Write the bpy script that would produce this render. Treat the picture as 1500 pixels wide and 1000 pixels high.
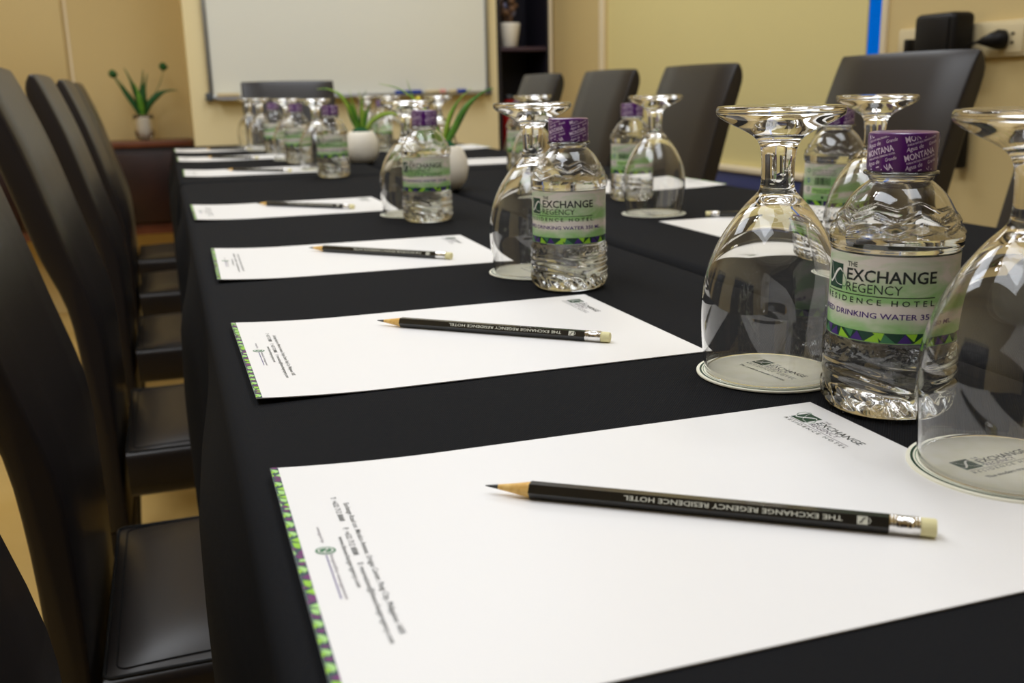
import bpy, bmesh, math, random
from mathutils import Vector, Matrix, noise
random.seed(4)
PI = math.pi
S = bpy.context.scene
COL = S.collection
for o in list(bpy.data.objects):
    bpy.data.objects.remove(o)

# ---------------------------------------------------------------- camera, world, lights, exposure
cd = bpy.data.cameras.new('camera'); cam = bpy.data.objects.new('camera', cd); COL.objects.link(cam)
F = Vector((0.30863467, 0.91886983, -0.24581065)); U = Vector((0.09886744, 0.22603676, 0.96908855))
R = F.cross(U).normalized(); U = R.cross(F).normalized()
M = Matrix((R, U, -F)).transposed().to_4x4(); M.translation = Vector((0, 0, 0.925))
cam.matrix_world = M
cd.sensor_width = 36; cd.lens = 35.0; cd.clip_start = 0.02; cd.clip_end = 60
cd.dof.use_dof = True; cd.dof.focus_distance = 0.60; cd.dof.aperture_fstop = 11
S.camera = cam

w = bpy.data.worlds.new('world'); S.world = w; w.use_nodes = True
bg = w.node_tree.nodes['Background']; bg.inputs[0].default_value = (0.0, 0.22, 1.0, 1); bg.inputs[1].default_value = 1.0

def area(name, loc, sx, sy, power, col=(.905, .95, 1.02), shape='RECTANGLE'):
    l = bpy.data.lights.new(name, 'AREA'); l.shape = shape; l.size = sx; l.size_y = sy
    l.energy = power; l.color = col
    o = bpy.data.objects.new(name, l); COL.objects.link(o); o.location = loc
    return o
for x, y, p in ((-.50, .55, 31), (.80, .3, 22), (-.65, 2.75, 35), (.85, 3.1, 31)):
    area('ceiling_panel_light', (x, y, 2.57), .7, 1.3, p)
for x, y in ((-.45, 1.2), (-.45, 1.4), (-.25, 1.2), (-.25, 1.4), (.95, 1.2), (.95, 1.4), (1.15, 1.2), (1.15, 1.4), (1.3, 3.4)):
    area('downlight', (x, y, 2.57), .12, .12, 2.4, (.93, .95, .98), 'DISK')

S.view_settings.view_transform = 'Standard'
S.view_settings.look = 'None'
S.view_settings.exposure = -0.85
S.view_settings.gamma = 1.0
S.view_settings.use_curve_mapping = False
S.cycles.max_bounces = 20; S.cycles.transmission_bounces = 20; S.cycles.diffuse_bounces = 5; S.cycles.glossy_bounces = 8
S.cycles.sample_clamp_indirect = 80.0

# ---------------------------------------------------------------- materials
def srgb(r, g, b):
    f = lambda c: (c / 255 / 12.92) if c / 255 <= .04045 else ((c / 255 + .055) / 1.055) ** 2.4
    return (f(r), f(g), f(b), 1)
def mat(name, col, rough=.5, metal=0, bump=None, var=None, trans=0, ior=1.45, spec=.5, coat=0, emit=None, sheen=0):
    m = bpy.data.materials.new(name); m.use_nodes = True
    nt = m.node_tree; b = nt.nodes['Principled BSDF']
    b.inputs['Base Color'].default_value = col if len(col) == 4 else (*col, 1)
    b.inputs['Roughness'].default_value = rough; b.inputs['Metallic'].default_value = metal
    b.inputs['Transmission Weight'].default_value = trans; b.inputs['IOR'].default_value = ior
    b.inputs['Specular IOR Level'].default_value = spec; b.inputs['Coat Weight'].default_value = coat
    b.inputs['Coat Roughness'].default_value = .12
    if sheen: b.inputs['Sheen Weight'].default_value = sheen
    if emit:
        b.inputs['Emission Color'].default_value = emit[0]; b.inputs['Emission Strength'].default_value = emit[1]
    tc = nt.nodes.new('ShaderNodeTexCoord')
    if bump:
        n = nt.nodes.new('ShaderNodeTexNoise'); n.inputs['Scale'].default_value = bump[0]; n.inputs['Detail'].default_value = 4
        bp = nt.nodes.new('ShaderNodeBump'); bp.inputs['Strength'].default_value = bump[1]; bp.inputs['Distance'].default_value = bump[2]
        nt.links.new(tc.outputs['Object'], n.inputs['Vector']); nt.links.new(n.outputs['Fac'], bp.inputs['Height'])
        nt.links.new(bp.outputs['Normal'], b.inputs['Normal'])
    if var:
        n = nt.nodes.new('ShaderNodeTexNoise'); n.inputs['Scale'].default_value = var[0]; n.inputs['Detail'].default_value = 5
        r = nt.nodes.new('ShaderNodeValToRGB'); r.color_ramp.elements[0].position = var[3] if len(var) > 3 else .35
        r.color_ramp.elements[1].position = var[4] if len(var) > 4 else .65
        r.color_ramp.elements[0].color = var[1]; r.color_ramp.elements[1].color = var[2]
        nt.links.new(tc.outputs['Object'], n.inputs['Vector']); nt.links.new(n.outputs['Fac'], r.inputs['Fac'])
        nt.links.new(r.outputs['Color'], b.inputs['Base Color'])
    return m

def cloth_material():
    m = mat('black_weave', (.012, .012, .014), .95, spec=.12)
    nt = m.node_tree; b = nt.nodes['Principled BSDF']
    tc = nt.nodes.new('ShaderNodeTexCoord')
    mp = nt.nodes.new('ShaderNodeMapping'); mp.inputs['Rotation'].default_value = (0, 0, .7)
    nt.links.new(tc.outputs['Object'], mp.inputs['Vector'])
    w1 = nt.nodes.new('ShaderNodeTexWave'); w1.inputs['Scale'].default_value = 260; w1.inputs['Distortion'].default_value = .6
    n1 = nt.nodes.new('ShaderNodeTexNoise'); n1.inputs['Scale'].default_value = 900
    nt.links.new(mp.outputs['Vector'], w1.inputs['Vector']); nt.links.new(mp.outputs['Vector'], n1.inputs['Vector'])
    ad = nt.nodes.new('ShaderNodeMath'); ad.operation = 'ADD'
    nt.links.new(w1.outputs['Fac'], ad.inputs[0]); nt.links.new(n1.outputs['Fac'], ad.inputs[1])
    bp = nt.nodes.new('ShaderNodeBump'); bp.inputs['Strength'].default_value = .5; bp.inputs['Distance'].default_value = .0004
    nt.links.new(ad.outputs[0], bp.inputs['Height']); nt.links.new(bp.outputs['Normal'], b.inputs['Normal'])
    r = nt.nodes.new('ShaderNodeValToRGB'); r.color_ramp.elements[0].color = (.007, .0073, .0083, 1); r.color_ramp.elements[1].color = (.014, .0143, .016, 1)
    nt.links.new(n1.outputs['Fac'], r.inputs['Fac']); nt.links.new(r.outputs['Color'], b.inputs['Base Color'])
    return m

def label_material():
    m = mat('label_film', (.75, .72, .68), .38)
    nt = m.node_tree; b = nt.nodes['Principled BSDF']
    tc = nt.nodes.new('ShaderNodeTexCoord'); sp = nt.nodes.new('ShaderNodeSeparateXYZ')
    nt.links.new(tc.outputs['Object'], sp.inputs[0])
    n = nt.nodes.new('ShaderNodeTexNoise'); n.inputs['Scale'].default_value = 45; n.inputs['Detail'].default_value = 6; n.inputs['Distortion'].default_value = .8
    mp = nt.nodes.new('ShaderNodeMapping'); mp.inputs['Scale'].default_value = (.7, .7, 1.9)
    nt.links.new(tc.outputs['Object'], mp.inputs['Vector']); nt.links.new(mp.outputs['Vector'], n.inputs['Vector'])
    # more green in the middle and lower band of the print
    r0 = nt.nodes.new('ShaderNodeValToRGB')
    cr = r0.color_ramp; cr.elements[0].position = 0; cr.elements[0].color = (.75,) * 3 + (1,)
    cr.elements[1].position = 1; cr.elements[1].color = (.3,) * 3 + (1,)
    for p, v in ((.13, .75), (.2, .66), (.27, .5), (.33, .25), (.40, .3), (.48, .72), (.62, .62), (.76, .42), (.9, .46)):
        e = cr.elements.new(p); e.color = (v, v, v, 1)
    mr = nt.nodes.new('ShaderNodeMapRange'); mr.inputs['From Min'].default_value = .043; mr.inputs['From Max'].default_value = .089
    nt.links.new(sp.outputs['Z'], mr.inputs['Value']); nt.links.new(mr.outputs[0], r0.inputs['Fac'])
    a = nt.nodes.new('ShaderNodeMath'); a.operation = 'ADD'
    s2 = nt.nodes.new('ShaderNodeMath'); s2.operation = 'SUBTRACT'; s2.inputs[1].default_value = .42
    nt.links.new(n.outputs['Fac'], a.inputs[0]); nt.links.new(r0.outputs['Color'], a.inputs[1]); nt.links.new(a.outputs[0], s2.inputs[0])
    r = nt.nodes.new('ShaderNodeValToRGB')
    r.color_ramp.elements[0].position = .42; r.color_ramp.elements[0].color = srgb(226, 219, 212)
    r.color_ramp.elements[1].position = .78; r.color_ramp.elements[1].color = srgb(150, 196, 128)
    nt.links.new(s2.outputs[0], r.inputs['Fac']); nt.links.new(r.outputs['Color'], b.inputs['Base Color'])
    return m

MT = dict(
    cloth=cloth_material(), label=label_material(),
    paper=mat('white_paper', (.86, .85, .84), .38, spec=.35, bump=(60, .05, .001)),
    leather=mat('dark_leatherette', (.020, .0162, .0155), .34, bump=(260, .12, .0005), spec=.5),
    stitch=mat('black_thread', (.004, .004, .004), .8),
    chairleg=mat('dark_chair_wood', (.012, .008, .006), .4),
    glass=mat('clear_glass', (.998, 1, .998), 0, trans=1, ior=1.5),
    pet=mat('clear_plastic', (.998, .999, .998), .0, trans=1, ior=1.45),
    water=mat('water', (.99, 1, .995), 0, trans=1, ior=1.36),
    cap=mat('purple_cap', srgb(84, 22, 108), .3, spec=.6, coat=.5),
    capink=mat('cap_white_ink', srgb(222, 205, 228), .5),
    coaster=mat('cream_coaster', srgb(238, 236, 214), .7, var=(90, srgb(244, 242, 220), srgb(250, 248, 232))),
    green=mat('dark_green_ink', srgb(14, 62, 44), .5),
    greenlt=mat('ring_green_ink', srgb(60, 120, 80), .5),
    ink=mat('dark_ink', srgb(38, 46, 44), .5),
    greyink=mat('grey_ink', srgb(120, 112, 122), .5),
    purpleink=mat('purple_ink', srgb(66, 36, 120), .5),
    plumink=mat('plum_ink', srgb(112, 34, 108), .5),
    lime=mat('lime_ink', srgb(150, 205, 50), .5),
    palegreen=mat('pale_green_ink', srgb(168, 216, 130), .5),
    teal=mat('dark_teal_ink', srgb(40, 72, 74), .5),
    whiteink=mat('white_ink', srgb(235, 235, 230), .5),
    silver=mat('silver_ink', srgb(215, 215, 200), .5),
    pencil=mat('black_pencil_lacquer', (.011, .011, .010), .22, spec=.6, coat=.4),
    pwood=mat('pencil_wood', srgb(226, 180, 92), .6, var=(300, srgb(216, 166, 80), srgb(236, 196, 118))),
    lead=mat('graphite', (.03, .03, .03), .4),
    ferrule=mat('ferrule_metal', (.85, .84, .82), .16, metal=1, bump=(500, .2, .0006)),
    eraser=mat('cream_eraser', srgb(232, 224, 172), .8),
    wall=mat('beige_wall_paint', srgb(242, 226, 178), .7, bump=(90, .05, .002)),
    wallr=mat('tan_wall_paint', srgb(210, 187, 132), .7, bump=(90, .05, .002)),
    floor=mat('floor_laminate', srgb(196, 164, 96), .45, var=(3, srgb(190, 156, 88), srgb(204, 172, 106))),
    ceil=mat('ceiling_paint', (.8, .78, .72), .8),
    board=mat('whiteboard_enamel', srgb(238, 238, 228), .16, spec=.5, coat=.3),
    alu=mat('aluminium', (.42, .43, .44), .35, metal=.9),
    dgrey=mat('dark_grey_plastic', (.08, .09, .10), .45),
    darkwood=mat('dark_brown_wood', (.02, .006, .004), .4, var=(8, (.014, .004, .003, 1), (.028, .008, .005, 1))),
    woodtop=mat('wood_top', (.14, .045, .022), .3, var=(9, (.11, .035, .018, 1), (.16, .055, .027, 1))),
    shelf=mat('navy_black_shelf', (.011, .009, .016), .5),
    shelfedge=mat('plum_shelf_edge', (.06, .035, .05), .4),
    cream=mat('cream_trim', srgb(236, 220, 186), .5),
    blind=mat('olive_blind', srgb(224, 209, 146), .75, bump=(400, .15, .0008)),
    daylight_blue=mat('painted_daylight_blue', srgb(72, 80, 130), .5),  # dim daylight of the lower window gap, put into the colour
    pot=mat('white_ceramic', srgb(240, 234, 220), .45),
    leaf=mat('leaf_green', (.05, .2, .02), .45, var=(25, (.03, .15, .012, 1), (.15, .36, .03, 1))),
    leaflt=mat('yellow_green_leaf', (.25, .45, .04), .45, var=(30, (.16, .38, .03, 1), (.48, .62, .08, 1))),
    leafdk=mat('dark_leaf', (.014, .095, .018), .5),
    moss=mat('moss', (.01, .09, .03), .9, bump=(200, 1, .003)),
    yellow=mat('yellow_petal', srgb(214, 200, 40), .6),
    violet=mat('violet_petal', srgb(96, 60, 110), .6),
    brown=mat('dry_twig', srgb(120, 90, 66), .8),
    lilac=mat('lilac_bloom', srgb(150, 150, 185), .8),
    black=mat('black_plastic', (.007, .006, .006), .45, spec=.25),
    plate=mat('cream_plastic', srgb(216, 200, 160), .4),
    red=mat('red_paint', (.30, .004, .004), .3),
    blue=mat('blue_plastic', srgb(24, 60, 160), .35),
    pink=mat('pink_plastic', srgb(226, 160, 150), .4),
    led=mat('green_led', (.02, .5, .05), .4, emit=((.05, .9, .1, 1), 1.2)),
    orange_glint=mat('glowing_orange_glint', (.8, .2, .05), .4, emit=((1, .25, .06, 1), 5.0)),  # orange reflection given its own glow
    steel=mat('steel', (.3, .3, .3), .35, metal=1),
    tabletop=mat('table_board', (.25, .2, .15), .6),
)

# ---------------------------------------------------------------- helpers
def link(name, me, parent=None, kind=None):
    o = bpy.data.objects.new(name, me); COL.objects.link(o)
    if parent: o.parent = parent
    if kind: o['kind'] = kind
    return o
def tag(o, label, cat, group=None):
    o['label'] = label; o['category'] = cat
    if group: o['group'] = group
    return o
def thing(name, label, cat, loc=(0, 0, 0), rz=0, group=None):
    o = bpy.data.objects.new(name, None); COL.objects.link(o); o.location = loc; o.rotation_euler = (0, 0, rz)
    o.empty_display_size = .05
    return tag(o, label, cat, group)
def dup(root, loc, rz, label):
    r = root.copy(); COL.objects.link(r); r.location = loc; r.rotation_euler = (0, 0, rz); r['label'] = label
    for ch in root.children:
        c = ch.copy(); COL.objects.link(c); c.parent = r
        for g in ch.children:
            d = g.copy(); COL.objects.link(d); d.parent = c
    return r
def mesh(name, verts, faces, mats, smooth=True, midx=None):
    me = bpy.data.meshes.new(name); me.from_pydata([tuple(v) for v in verts], [], faces)
    if not isinstance(mats, (list, tuple)): mats = [mats]
    for m in mats: me.materials.append(m)
    if midx: me.polygons.foreach_set('material_index', midx)
    me.polygons.foreach_set('use_smooth', [smooth] * len(me.polygons))
    me.update(); return me
def fix(me):
    bm = bmesh.new(); bm.from_mesh(me); bmesh.ops.recalc_face_normals(bm, faces=bm.faces); bm.to_mesh(me); bm.free(); return me
def bmm(name, bm, mats, smooth=True, autos=None):
    me = bpy.data.meshes.new(name); bmesh.ops.recalc_face_normals(bm, faces=bm.faces); bm.to_mesh(me); bm.free()
    if not isinstance(mats, (list, tuple)): mats = [mats]
    for m in mats: me.materials.append(m)
    me.polygons.foreach_set('use_smooth', [smooth] * len(me.polygons))
    if smooth and autos is not None: me.set_sharp_from_angle(angle=autos)
    me.update(); return me
def abox(bm, x0, x1, y0, y1, z0, z1, bev=0, seg=2):
    b = bmesh.new()
    bmesh.ops.create_cube(b, size=1)
    for v in b.verts: v.co = Vector(((x0 + x1) / 2 + v.co.x * (x1 - x0), (y0 + y1) / 2 + v.co.y * (y1 - y0), (z0 + z1) / 2 + v.co.z * (z1 - z0)))
    if bev: bmesh.ops.bevel(b, geom=list(b.edges), offset=bev, segments=seg, affect='EDGES', profile=.5)
    me = bpy.data.meshes.new('t'); b.to_mesh(me); b.free(); bm.from_mesh(me); bpy.data.meshes.remove(me)
def box(name, x0, x1, y0, y1, z0, z1, m, parent=None, bev=.0, kind=None, seg=2):
    bm = bmesh.new(); abox(bm, x0, x1, y0, y1, z0, z1, bev, seg)
    return link(name, bmm(name, bm, m, bool(bev), .6), parent, kind)
def lathe(name, prof, m, seg=48, parent=None, smooth=True, sharp=None):
    """prof (r,z) open or from axis to axis; radius 0 closes"""
    vs = []; fs = []; rings = []
    for r, z in prof:
        if r <= 1e-7: rings.append([len(vs)]); vs.append((0, 0, z))
        else:
            rings.append(list(range(len(vs), len(vs) + seg)))
            for k in range(seg): vs.append((r * math.cos(2 * PI * k / seg), r * math.sin(2 * PI * k / seg), z))
    for a, b in zip(rings, rings[1:]):
        for k in range(seg):
            k2 = (k + 1) % seg
            if len(a) == 1 and len(b) == 1: continue
            if len(a) == 1: fs.append((a[0], b[k], b[k2]))
            elif len(b) == 1: fs.append((a[k], a[k2], b[0]))
            else: fs.append((a[k], a[k2], b[k2], b[k]))
    me = fix(mesh(name, vs, fs, m, smooth))
    if sharp: me.set_sharp_from_angle(angle=sharp)
    return link(name, me, parent)
def tube(bm, pts, r, seg=8, closed=False):
    pts = [Vector(p) for p in pts]; n = len(pts); rings = []
    rr = r if isinstance(r, (list, tuple)) else [r] * n
    for i, p in enumerate(pts):
        d = (pts[(i + 1) % n] - pts[i - 1]) if closed else (pts[min(i + 1, n - 1)] - pts[max(i - 1, 0)])
        d.normalize(); up = Vector((0, 0, 1)) if abs(d.z) < .95 else Vector((1, 0, 0))
        a = d.cross(up).normalized(); b = d.cross(a)
        rings.append([bm.verts.new(p + rr[i] * (math.cos(t) * a + math.sin(t) * b)) for t in [2 * PI * k / seg for k in range(seg)]])
    for i in range(n if closed else n - 1):
        A = rings[i]; B = rings[(i + 1) % n]
        for k in range(seg): bm.faces.new((A[k], A[(k + 1) % seg], B[(k + 1) % seg], B[k]))
    if not closed:
        bm.faces.new(rings[0]); bm.faces.new(rings[-1])
def smoothcurve(pts, n=6):
    """Catmull-Rom through pts (tuples of any length)"""
    P = [pts[0]] + list(pts) + [pts[-1]]; out = []
    for i in range(1, len(P) - 2):
        for k in range(n):
            t = k / n; out.append(tuple(.5 * ((2 * b) + (-a + c) * t + (2 * a - 5 * b + 4 * c - d) * t * t + (-a + 3 * b - 3 * c + d) * t ** 3)
                                        for a, b, c, d in zip(P[i - 1], P[i], P[i + 1], P[i + 2])))
    out.append(tuple(pts[-1])); return out

# flat print --------------------------------------------------
_tc = {}
def glyphs(s, weight=0.0, shear=0.0, spacing=1.0):
    k = (s, weight, shear, spacing)
    if k in _tc: return _tc[k]
    c = bpy.data.curves.new('t', 'FONT'); c.body = s; c.size = 1; c.resolution_u = 2; c.offset = weight; c.shear = shear; c.space_character = spacing
    c.fill_mode = 'FRONT' if hasattr(c, 'fill_mode') else c.fill_mode
    o = bpy.data.objects.new('t', c); COL.objects.link(o); bpy.context.view_layer.update()
    me = bpy.data.meshes.new_from_object(o.evaluated_get(bpy.context.evaluated_depsgraph_get()))
    vs = [(v.co.x, v.co.y) for v in me.vertices]; fs = [tuple(p.vertices) for p in me.polygons]
    bpy.data.objects.remove(o); bpy.data.curves.remove(c); bpy.data.meshes.remove(me)
    x0 = min(v[0] for v in vs); x1 = max(v[0] for v in vs); y0 = min(v[1] for v in vs); y1 = max(v[1] for v in vs)
    vs = [((x - x0) / (x1 - x0), (y - y0) / (y1 - y0)) for x, y in vs]
    _tc[k] = (vs, fs); return _tc[k]
class Print:
    def __init__(s): s.v = []; s.f = []; s.m = []; s.mats = []
    def mi(s, m):
        if m not in s.mats: s.mats.append(m)
        return s.mats.index(m)
    def poly(s, pts, m, nx=1):
        b = len(s.v); s.v += [tuple(p) for p in pts]; s.f.append(tuple(range(b, b + len(pts)))); s.m.append(s.mi(m))
    def rect(s, x0, y0, x1, y1, m, nx=1, ny=1):
        for i in range(nx):
            for j in range(ny):
                a = x0 + (x1 - x0) * i / nx; b = x0 + (x1 - x0) * (i + 1) / nx; c = y0 + (y1 - y0) * j / ny; d = y0 + (y1 - y0) * (j + 1) / ny
                s.poly([(a, c), (b, c), (b, d), (a, d)], m)
    def text(s, t, x0, y0, x1, y1, m, weight=0.0, shear=0, rot=0, spacing=1.0, clip=None):
        vs, fs = glyphs(t, weight, shear, spacing); b = len(s.v); W = x1 - x0; H = y1 - y0; c, d = math.cos(rot), math.sin(rot)
        pts = [(x0 + (x * W) * c - (y * H) * d, y0 + (x * W) * d + (y * H) * c) for x, y in vs]
        s.v += pts
        for f in fs:
            if clip and any(not (clip[0] <= pts[i][1] <= clip[1]) for i in f): continue
            s.f.append(tuple(b + i for i in f)); s.m.append(s.mi(m))
    def fine(s, pts, m, n=2):
        tris = [(pts[0], pts[i], pts[i + 1]) for i in range(1, len(pts) - 1)]
        for _ in range(n):
            o = []
            for a, b, c in tris:
                ab, bc, ca = [((p[0] + q[0]) / 2, (p[1] + q[1]) / 2) for p, q in ((a, b), (b, c), (c, a))]
                o += [(a, ab, ca), (ab, b, bc), (ca, bc, c), (ab, bc, ca)]
            tris = o
        for t in tris: s.poly(t, m)
    def ribbon(s, pts, wd, m, closed=False):
        n = len(pts); L = []; Rr = []
        for i, p in enumerate(pts):
            a = pts[(i - 1) % n] if closed else pts[max(i - 1, 0)]; b = pts[(i + 1) % n] if closed else pts[min(i + 1, n - 1)]
            dx, dy = b[0] - a[0], b[1] - a[1]; l = math.hypot(dx, dy) or 1; w = (wd[i] if isinstance(wd, (list, tuple)) else wd) / 2
            L.append((p[0] - dy / l * w, p[1] + dx / l * w)); Rr.append((p[0] + dy / l * w, p[1] - dx / l * w))
        for i in range(n if closed else n - 1):
            j = (i + 1) % n; s.poly([L[i], Rr[i], Rr[j], L[j]], m)
    def build(s, name, fn, parent):
        used = sorted({i for f in s.f for i in f}); re = {k: i for i, k in enumerate(used)}
        me = mesh(name, [fn(*s.v[i]) for i in used], [tuple(re[i] for i in f) for f in s.f], s.mats, False, s.m)
        return link(name, me, parent)
def emblem(p, x0, y0, s, lines=True, sq=None, wh=None):
    """dark green square with a white double curve"""
    p.rect(x0, y0, x0 + s, y0 + s, sq or MT['green'], 3, 1)
    q = smoothcurve([(x0 + .02 * s, y0 + .28 * s), (x0 + .2 * s, y0 + .2 * s), (x0 + .42 * s, y0 + .45 * s), (x0 + .6 * s, y0 + .72 * s), (x0 + .85 * s, y0 + .7 * s), (x0 + .98 * s, y0 + .6 * s)], 4)
    n = len(q)
    p2 = [(a, b) for a, b in q]
    return p2
def emblem_curves(p, x0, y0, s, wh, gl):
    q = smoothcurve([(x0 + .0 * s, y0 + .32 * s), (x0 + .16 * s, y0 + .2 * s), (x0 + .38 * s, y0 + .36 * s), (x0 + .62 * s, y0 + .66 * s), (x0 + .84 * s, y0 + .8 * s), (x0 + .99 * s, y0 + .68 * s)], 4)
    n = len(q); p.ribbon(q, [s * (.02 + .09 * math.sin(PI * i / (n - 1))) for i in range(n)], wh)
    q = smoothcurve([(x0 + .1 * s, y0 + .98 * s), (x0 + .3 * s, y0 + .6 * s), (x0 + .62 * s, y0 + .22 * s), (x0 + .98 * s, y0 + .16 * s)], 4)
    p.ribbon(q, s * .025, wh)
    q = smoothcurve([(x0 + 1.0 * s, y0 + .68 * s), (x0 + 1.2 * s, y0 + .42 * s), (x0 + 1.18 * s, y0 + .16 * s), (x0 + 1.0 * s, y0 + .15 * s)], 4)
    p.ribbon(q, s * .03, gl)

# ---------------------------------------------------------------- room shell
ROOM = [-1.9, 1.71, -2.2, 4.75, 2.6]
box('floor', -2.0, 1.9, -2.3, 4.85, -.05, 0, MT['floor'], kind='structure')
box('ceiling', -2.0, 1.9, -2.3, 4.85, 2.6, 2.65, MT['ceil'], kind='structure')
box('wall_left', -2.0, -1.9, -2.3, 4.85, 0, 2.6, MT['wall'], kind='structure')
box('wall_rear', -1.9, 1.71, -2.3, -2.2, 0, 2.6, MT['darkwood'], kind='structure')
box('wall_alcove', -1.9, .112, 4.75, 4.85, 0, 2.6, MT['wallr'], kind='structure')
bm = bmesh.new()
abox(bm, .112, 1.437, 4.4, 4.85, 0, 2.6); abox(bm, 1.437, 1.71, 4.72, 4.85, 0, 2.6)
link('wall_back', bmm('wall_back', bm, MT['wall'], False), kind='structure')
# raised panel on the alcove wall
bm = bmesh.new(); abox(bm, -1.2, -.365, 4.728, 4.75, .9, 1.33, .004)
link('trim_1', bmm('trim_1', bm, MT['wallr'], True, .6), kind='structure')
box('trim_2', -.352, -.343, 4.742, 4.75, .0, 2.6, MT['cream'], kind='structure')
# right wall with a window opening y 2.148-3.82, z .60-2.1
bm = bmesh.new()
abox(bm, 1.71, 1.79, -2.3, 2.148, 0, 2.6); abox(bm, 1.71, 1.79, 3.82, 4.85, 0, 2.6)
abox(bm, 1.71, 1.79, 2.148, 3.82, 0, .60); abox(bm, 1.71, 1.79, 2.148, 3.82, 2.1, 2.6)
link('wall_right', bmm('wall_right', bm, MT['wallr'], False), kind='structure')
box('trim_3', 1.700, 1.712, 3.835, 3.875, .0, 2.6, MT['cream'], bev=.002, kind='structure')
wn = link('window_1', None, kind='structure')
bm = bmesh.new(); abox(bm, 1.702, 1.712, 2.128, 2.148, .60, 2.12, .002); abox(bm, 1.702, 1.72, 2.145, 3.83, 2.1, 2.13, .002)
link('window_frame', bmm('window_frame', bm, MT['cream'], True, .6), wn)
box('window_sill', 1.690, 1.725, 2.17, 3.835, .655, .672, MT['cream'], wn, .003)
box('painted_daylight_strip', 1.700, 1.725, 2.17, 3.835, .60, .652, MT['daylight_blue'], wn, .002)  # solid strip painted blue for the dim daylight below the blind
box('window_pane', 1.775, 1.780, 2.15, 3.82, .66, 2.1, MT['glass'], wn)
box('roller_blind', 1.716, 1.720, 2.217, 3.82, .673, 2.1, MT['blind'], wn)

# ---------------------------------------------------------------- whiteboard
wb = thing('whiteboard', 'large white dry-erase board with grey aluminium frame on the back wall', 'whiteboard', (.79, 4.4, .905))
hw = .605
box('board_surface', -hw + .015, hw - .015, -.014, -.004, .012, .88, MT['board'], wb)
bm = bmesh.new()
abox(bm, -hw, -hw + .018, -.022, -.001, 0, .9, .003); abox(bm, hw - .018, hw, -.022, -.001, 0, .9, .003)
abox(bm, -hw, hw, -.022, -.001, 0, .016, .003); abox(bm, -hw, hw, -.022, -.001, .882, .9, .003)
link('frame', bmm('frame', bm, MT['alu'], True, .6), wb)
for sx in (-1, 1): box('corner_cap', sx * hw - .014 + (0 if sx < 0 else -.006), sx * hw + .006 + (.008 if sx < 0 else 0), -.027, -.001, -.004, .03, MT['dgrey'], wb, .005)
box('pen_tray', -hw + .03, hw - .03, -.06, -.022, .0, .006, MT['alu'], wb, .002)
def marker(x0, x1, z, body, capm, capfrac, label):
    t = thing('marker_pen', label, 'marker', (x0, 4.352, .911 + .0095), 0, None)
    L = x1 - x0; c = L * (1 - capfrac)
    for nm, a, b, r, m in (('barrel', 0, c, .0085, body), ('pen_cap', c, L, .0095, capm)):
        bm = bmesh.new(); tube(bm, [(a, 0, 0), (a + .002, 0, 0), (b - .002, 0, 0), (b, 0, 0)], [r * .8, r, r, r * .8], 14)
        link(nm, bmm(nm, bm, m, True, .8), t)
    return t
marker(.955, 1.073, 0, MT['blue'], MT['blue'], .35, 'blue marker pen lying on the whiteboard tray, left of the others')
marker(1.09, 1.18, 0, MT['plate'], MT['pink'], .3, 'white marker pen with pink cap on the whiteboard tray')
marker(1.195, 1.275, 0, MT['plate'], MT['blue'], .55, 'short marker pen with blue cap at the right end of the tray')
er = thing('board_eraser', 'pale board eraser at the left end of the whiteboard tray', 'eraser', (.26, 4.36, .9115))
box('eraser_body', -.045, .045, -.016, .016, .006, .022, MT['plate'], er, .003)
box('felt_pad', -.044, .044, -.015, .015, 0, .0062, MT['greyink'], er)

# ---------------------------------------------------------------- alcove cabinet and its plant
cb = thing('wall_cabinet', 'dark brown wooden cabinet hung in the alcove, under the plant', 'cabinet', (-.35, 4.748, 0))
box('carcass', -.6, .455, -.245, 0, .40, .720, MT['darkwood'], cb, .004)
box('cabinet_top', -.6, .457, -.26, 0, .721, .745, MT['woodtop'], cb, .003)
for k in range(3): box('drawer_front', -.59 + k * .35, -.25 + k * .35, -.259, -.246, .41, .70, MT['darkwood'], cb, .003)
box('base_rail', -.6, .455, -.235, -.01, .355, .399, MT['woodtop'], cb, .003)

def blade(path, w, m, name='leaf', parent=None, tipw=.1, fold=.35):
    pts = [Vector(p) for p in smoothcurve(path, 6)]; n = len(pts); vs = []; fs = []
    for i, p in enumerate(pts):
        d = (pts[min(i + 1, n - 1)] - pts[max(i - 1, 0)]).normalized()
        a = d.cross(Vector((0.25, -1, .2))).normalized(); b = a.cross(d)
        t = i / (n - 1); ww = w * (.55 + .45 * math.sin(PI * min(1, t * 1.5))) * (1 - max(0, t - .45) / .55 * (1 - tipw)) / 2
        th = w * .06
        for q in (p - a * ww + b * ww * fold, p - b * th, p + a * ww + b * ww * fold, p + b * th * .5): vs.append(q)
    for i in range(n - 1):
        for k in range(4): fs.append((4 * i + k, 4 * i + (k + 1) % 4, 4 * i + 4 + (k + 1) % 4, 4 * i + 4 + k))
    fs.append((0, 1, 2, 3)); fs.append((4 * n - 4, 4 * n - 3, 4 * n - 2, 4 * n - 1))
    return link(name, fix(mesh(name, vs, fs, m)), parent)

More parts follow.
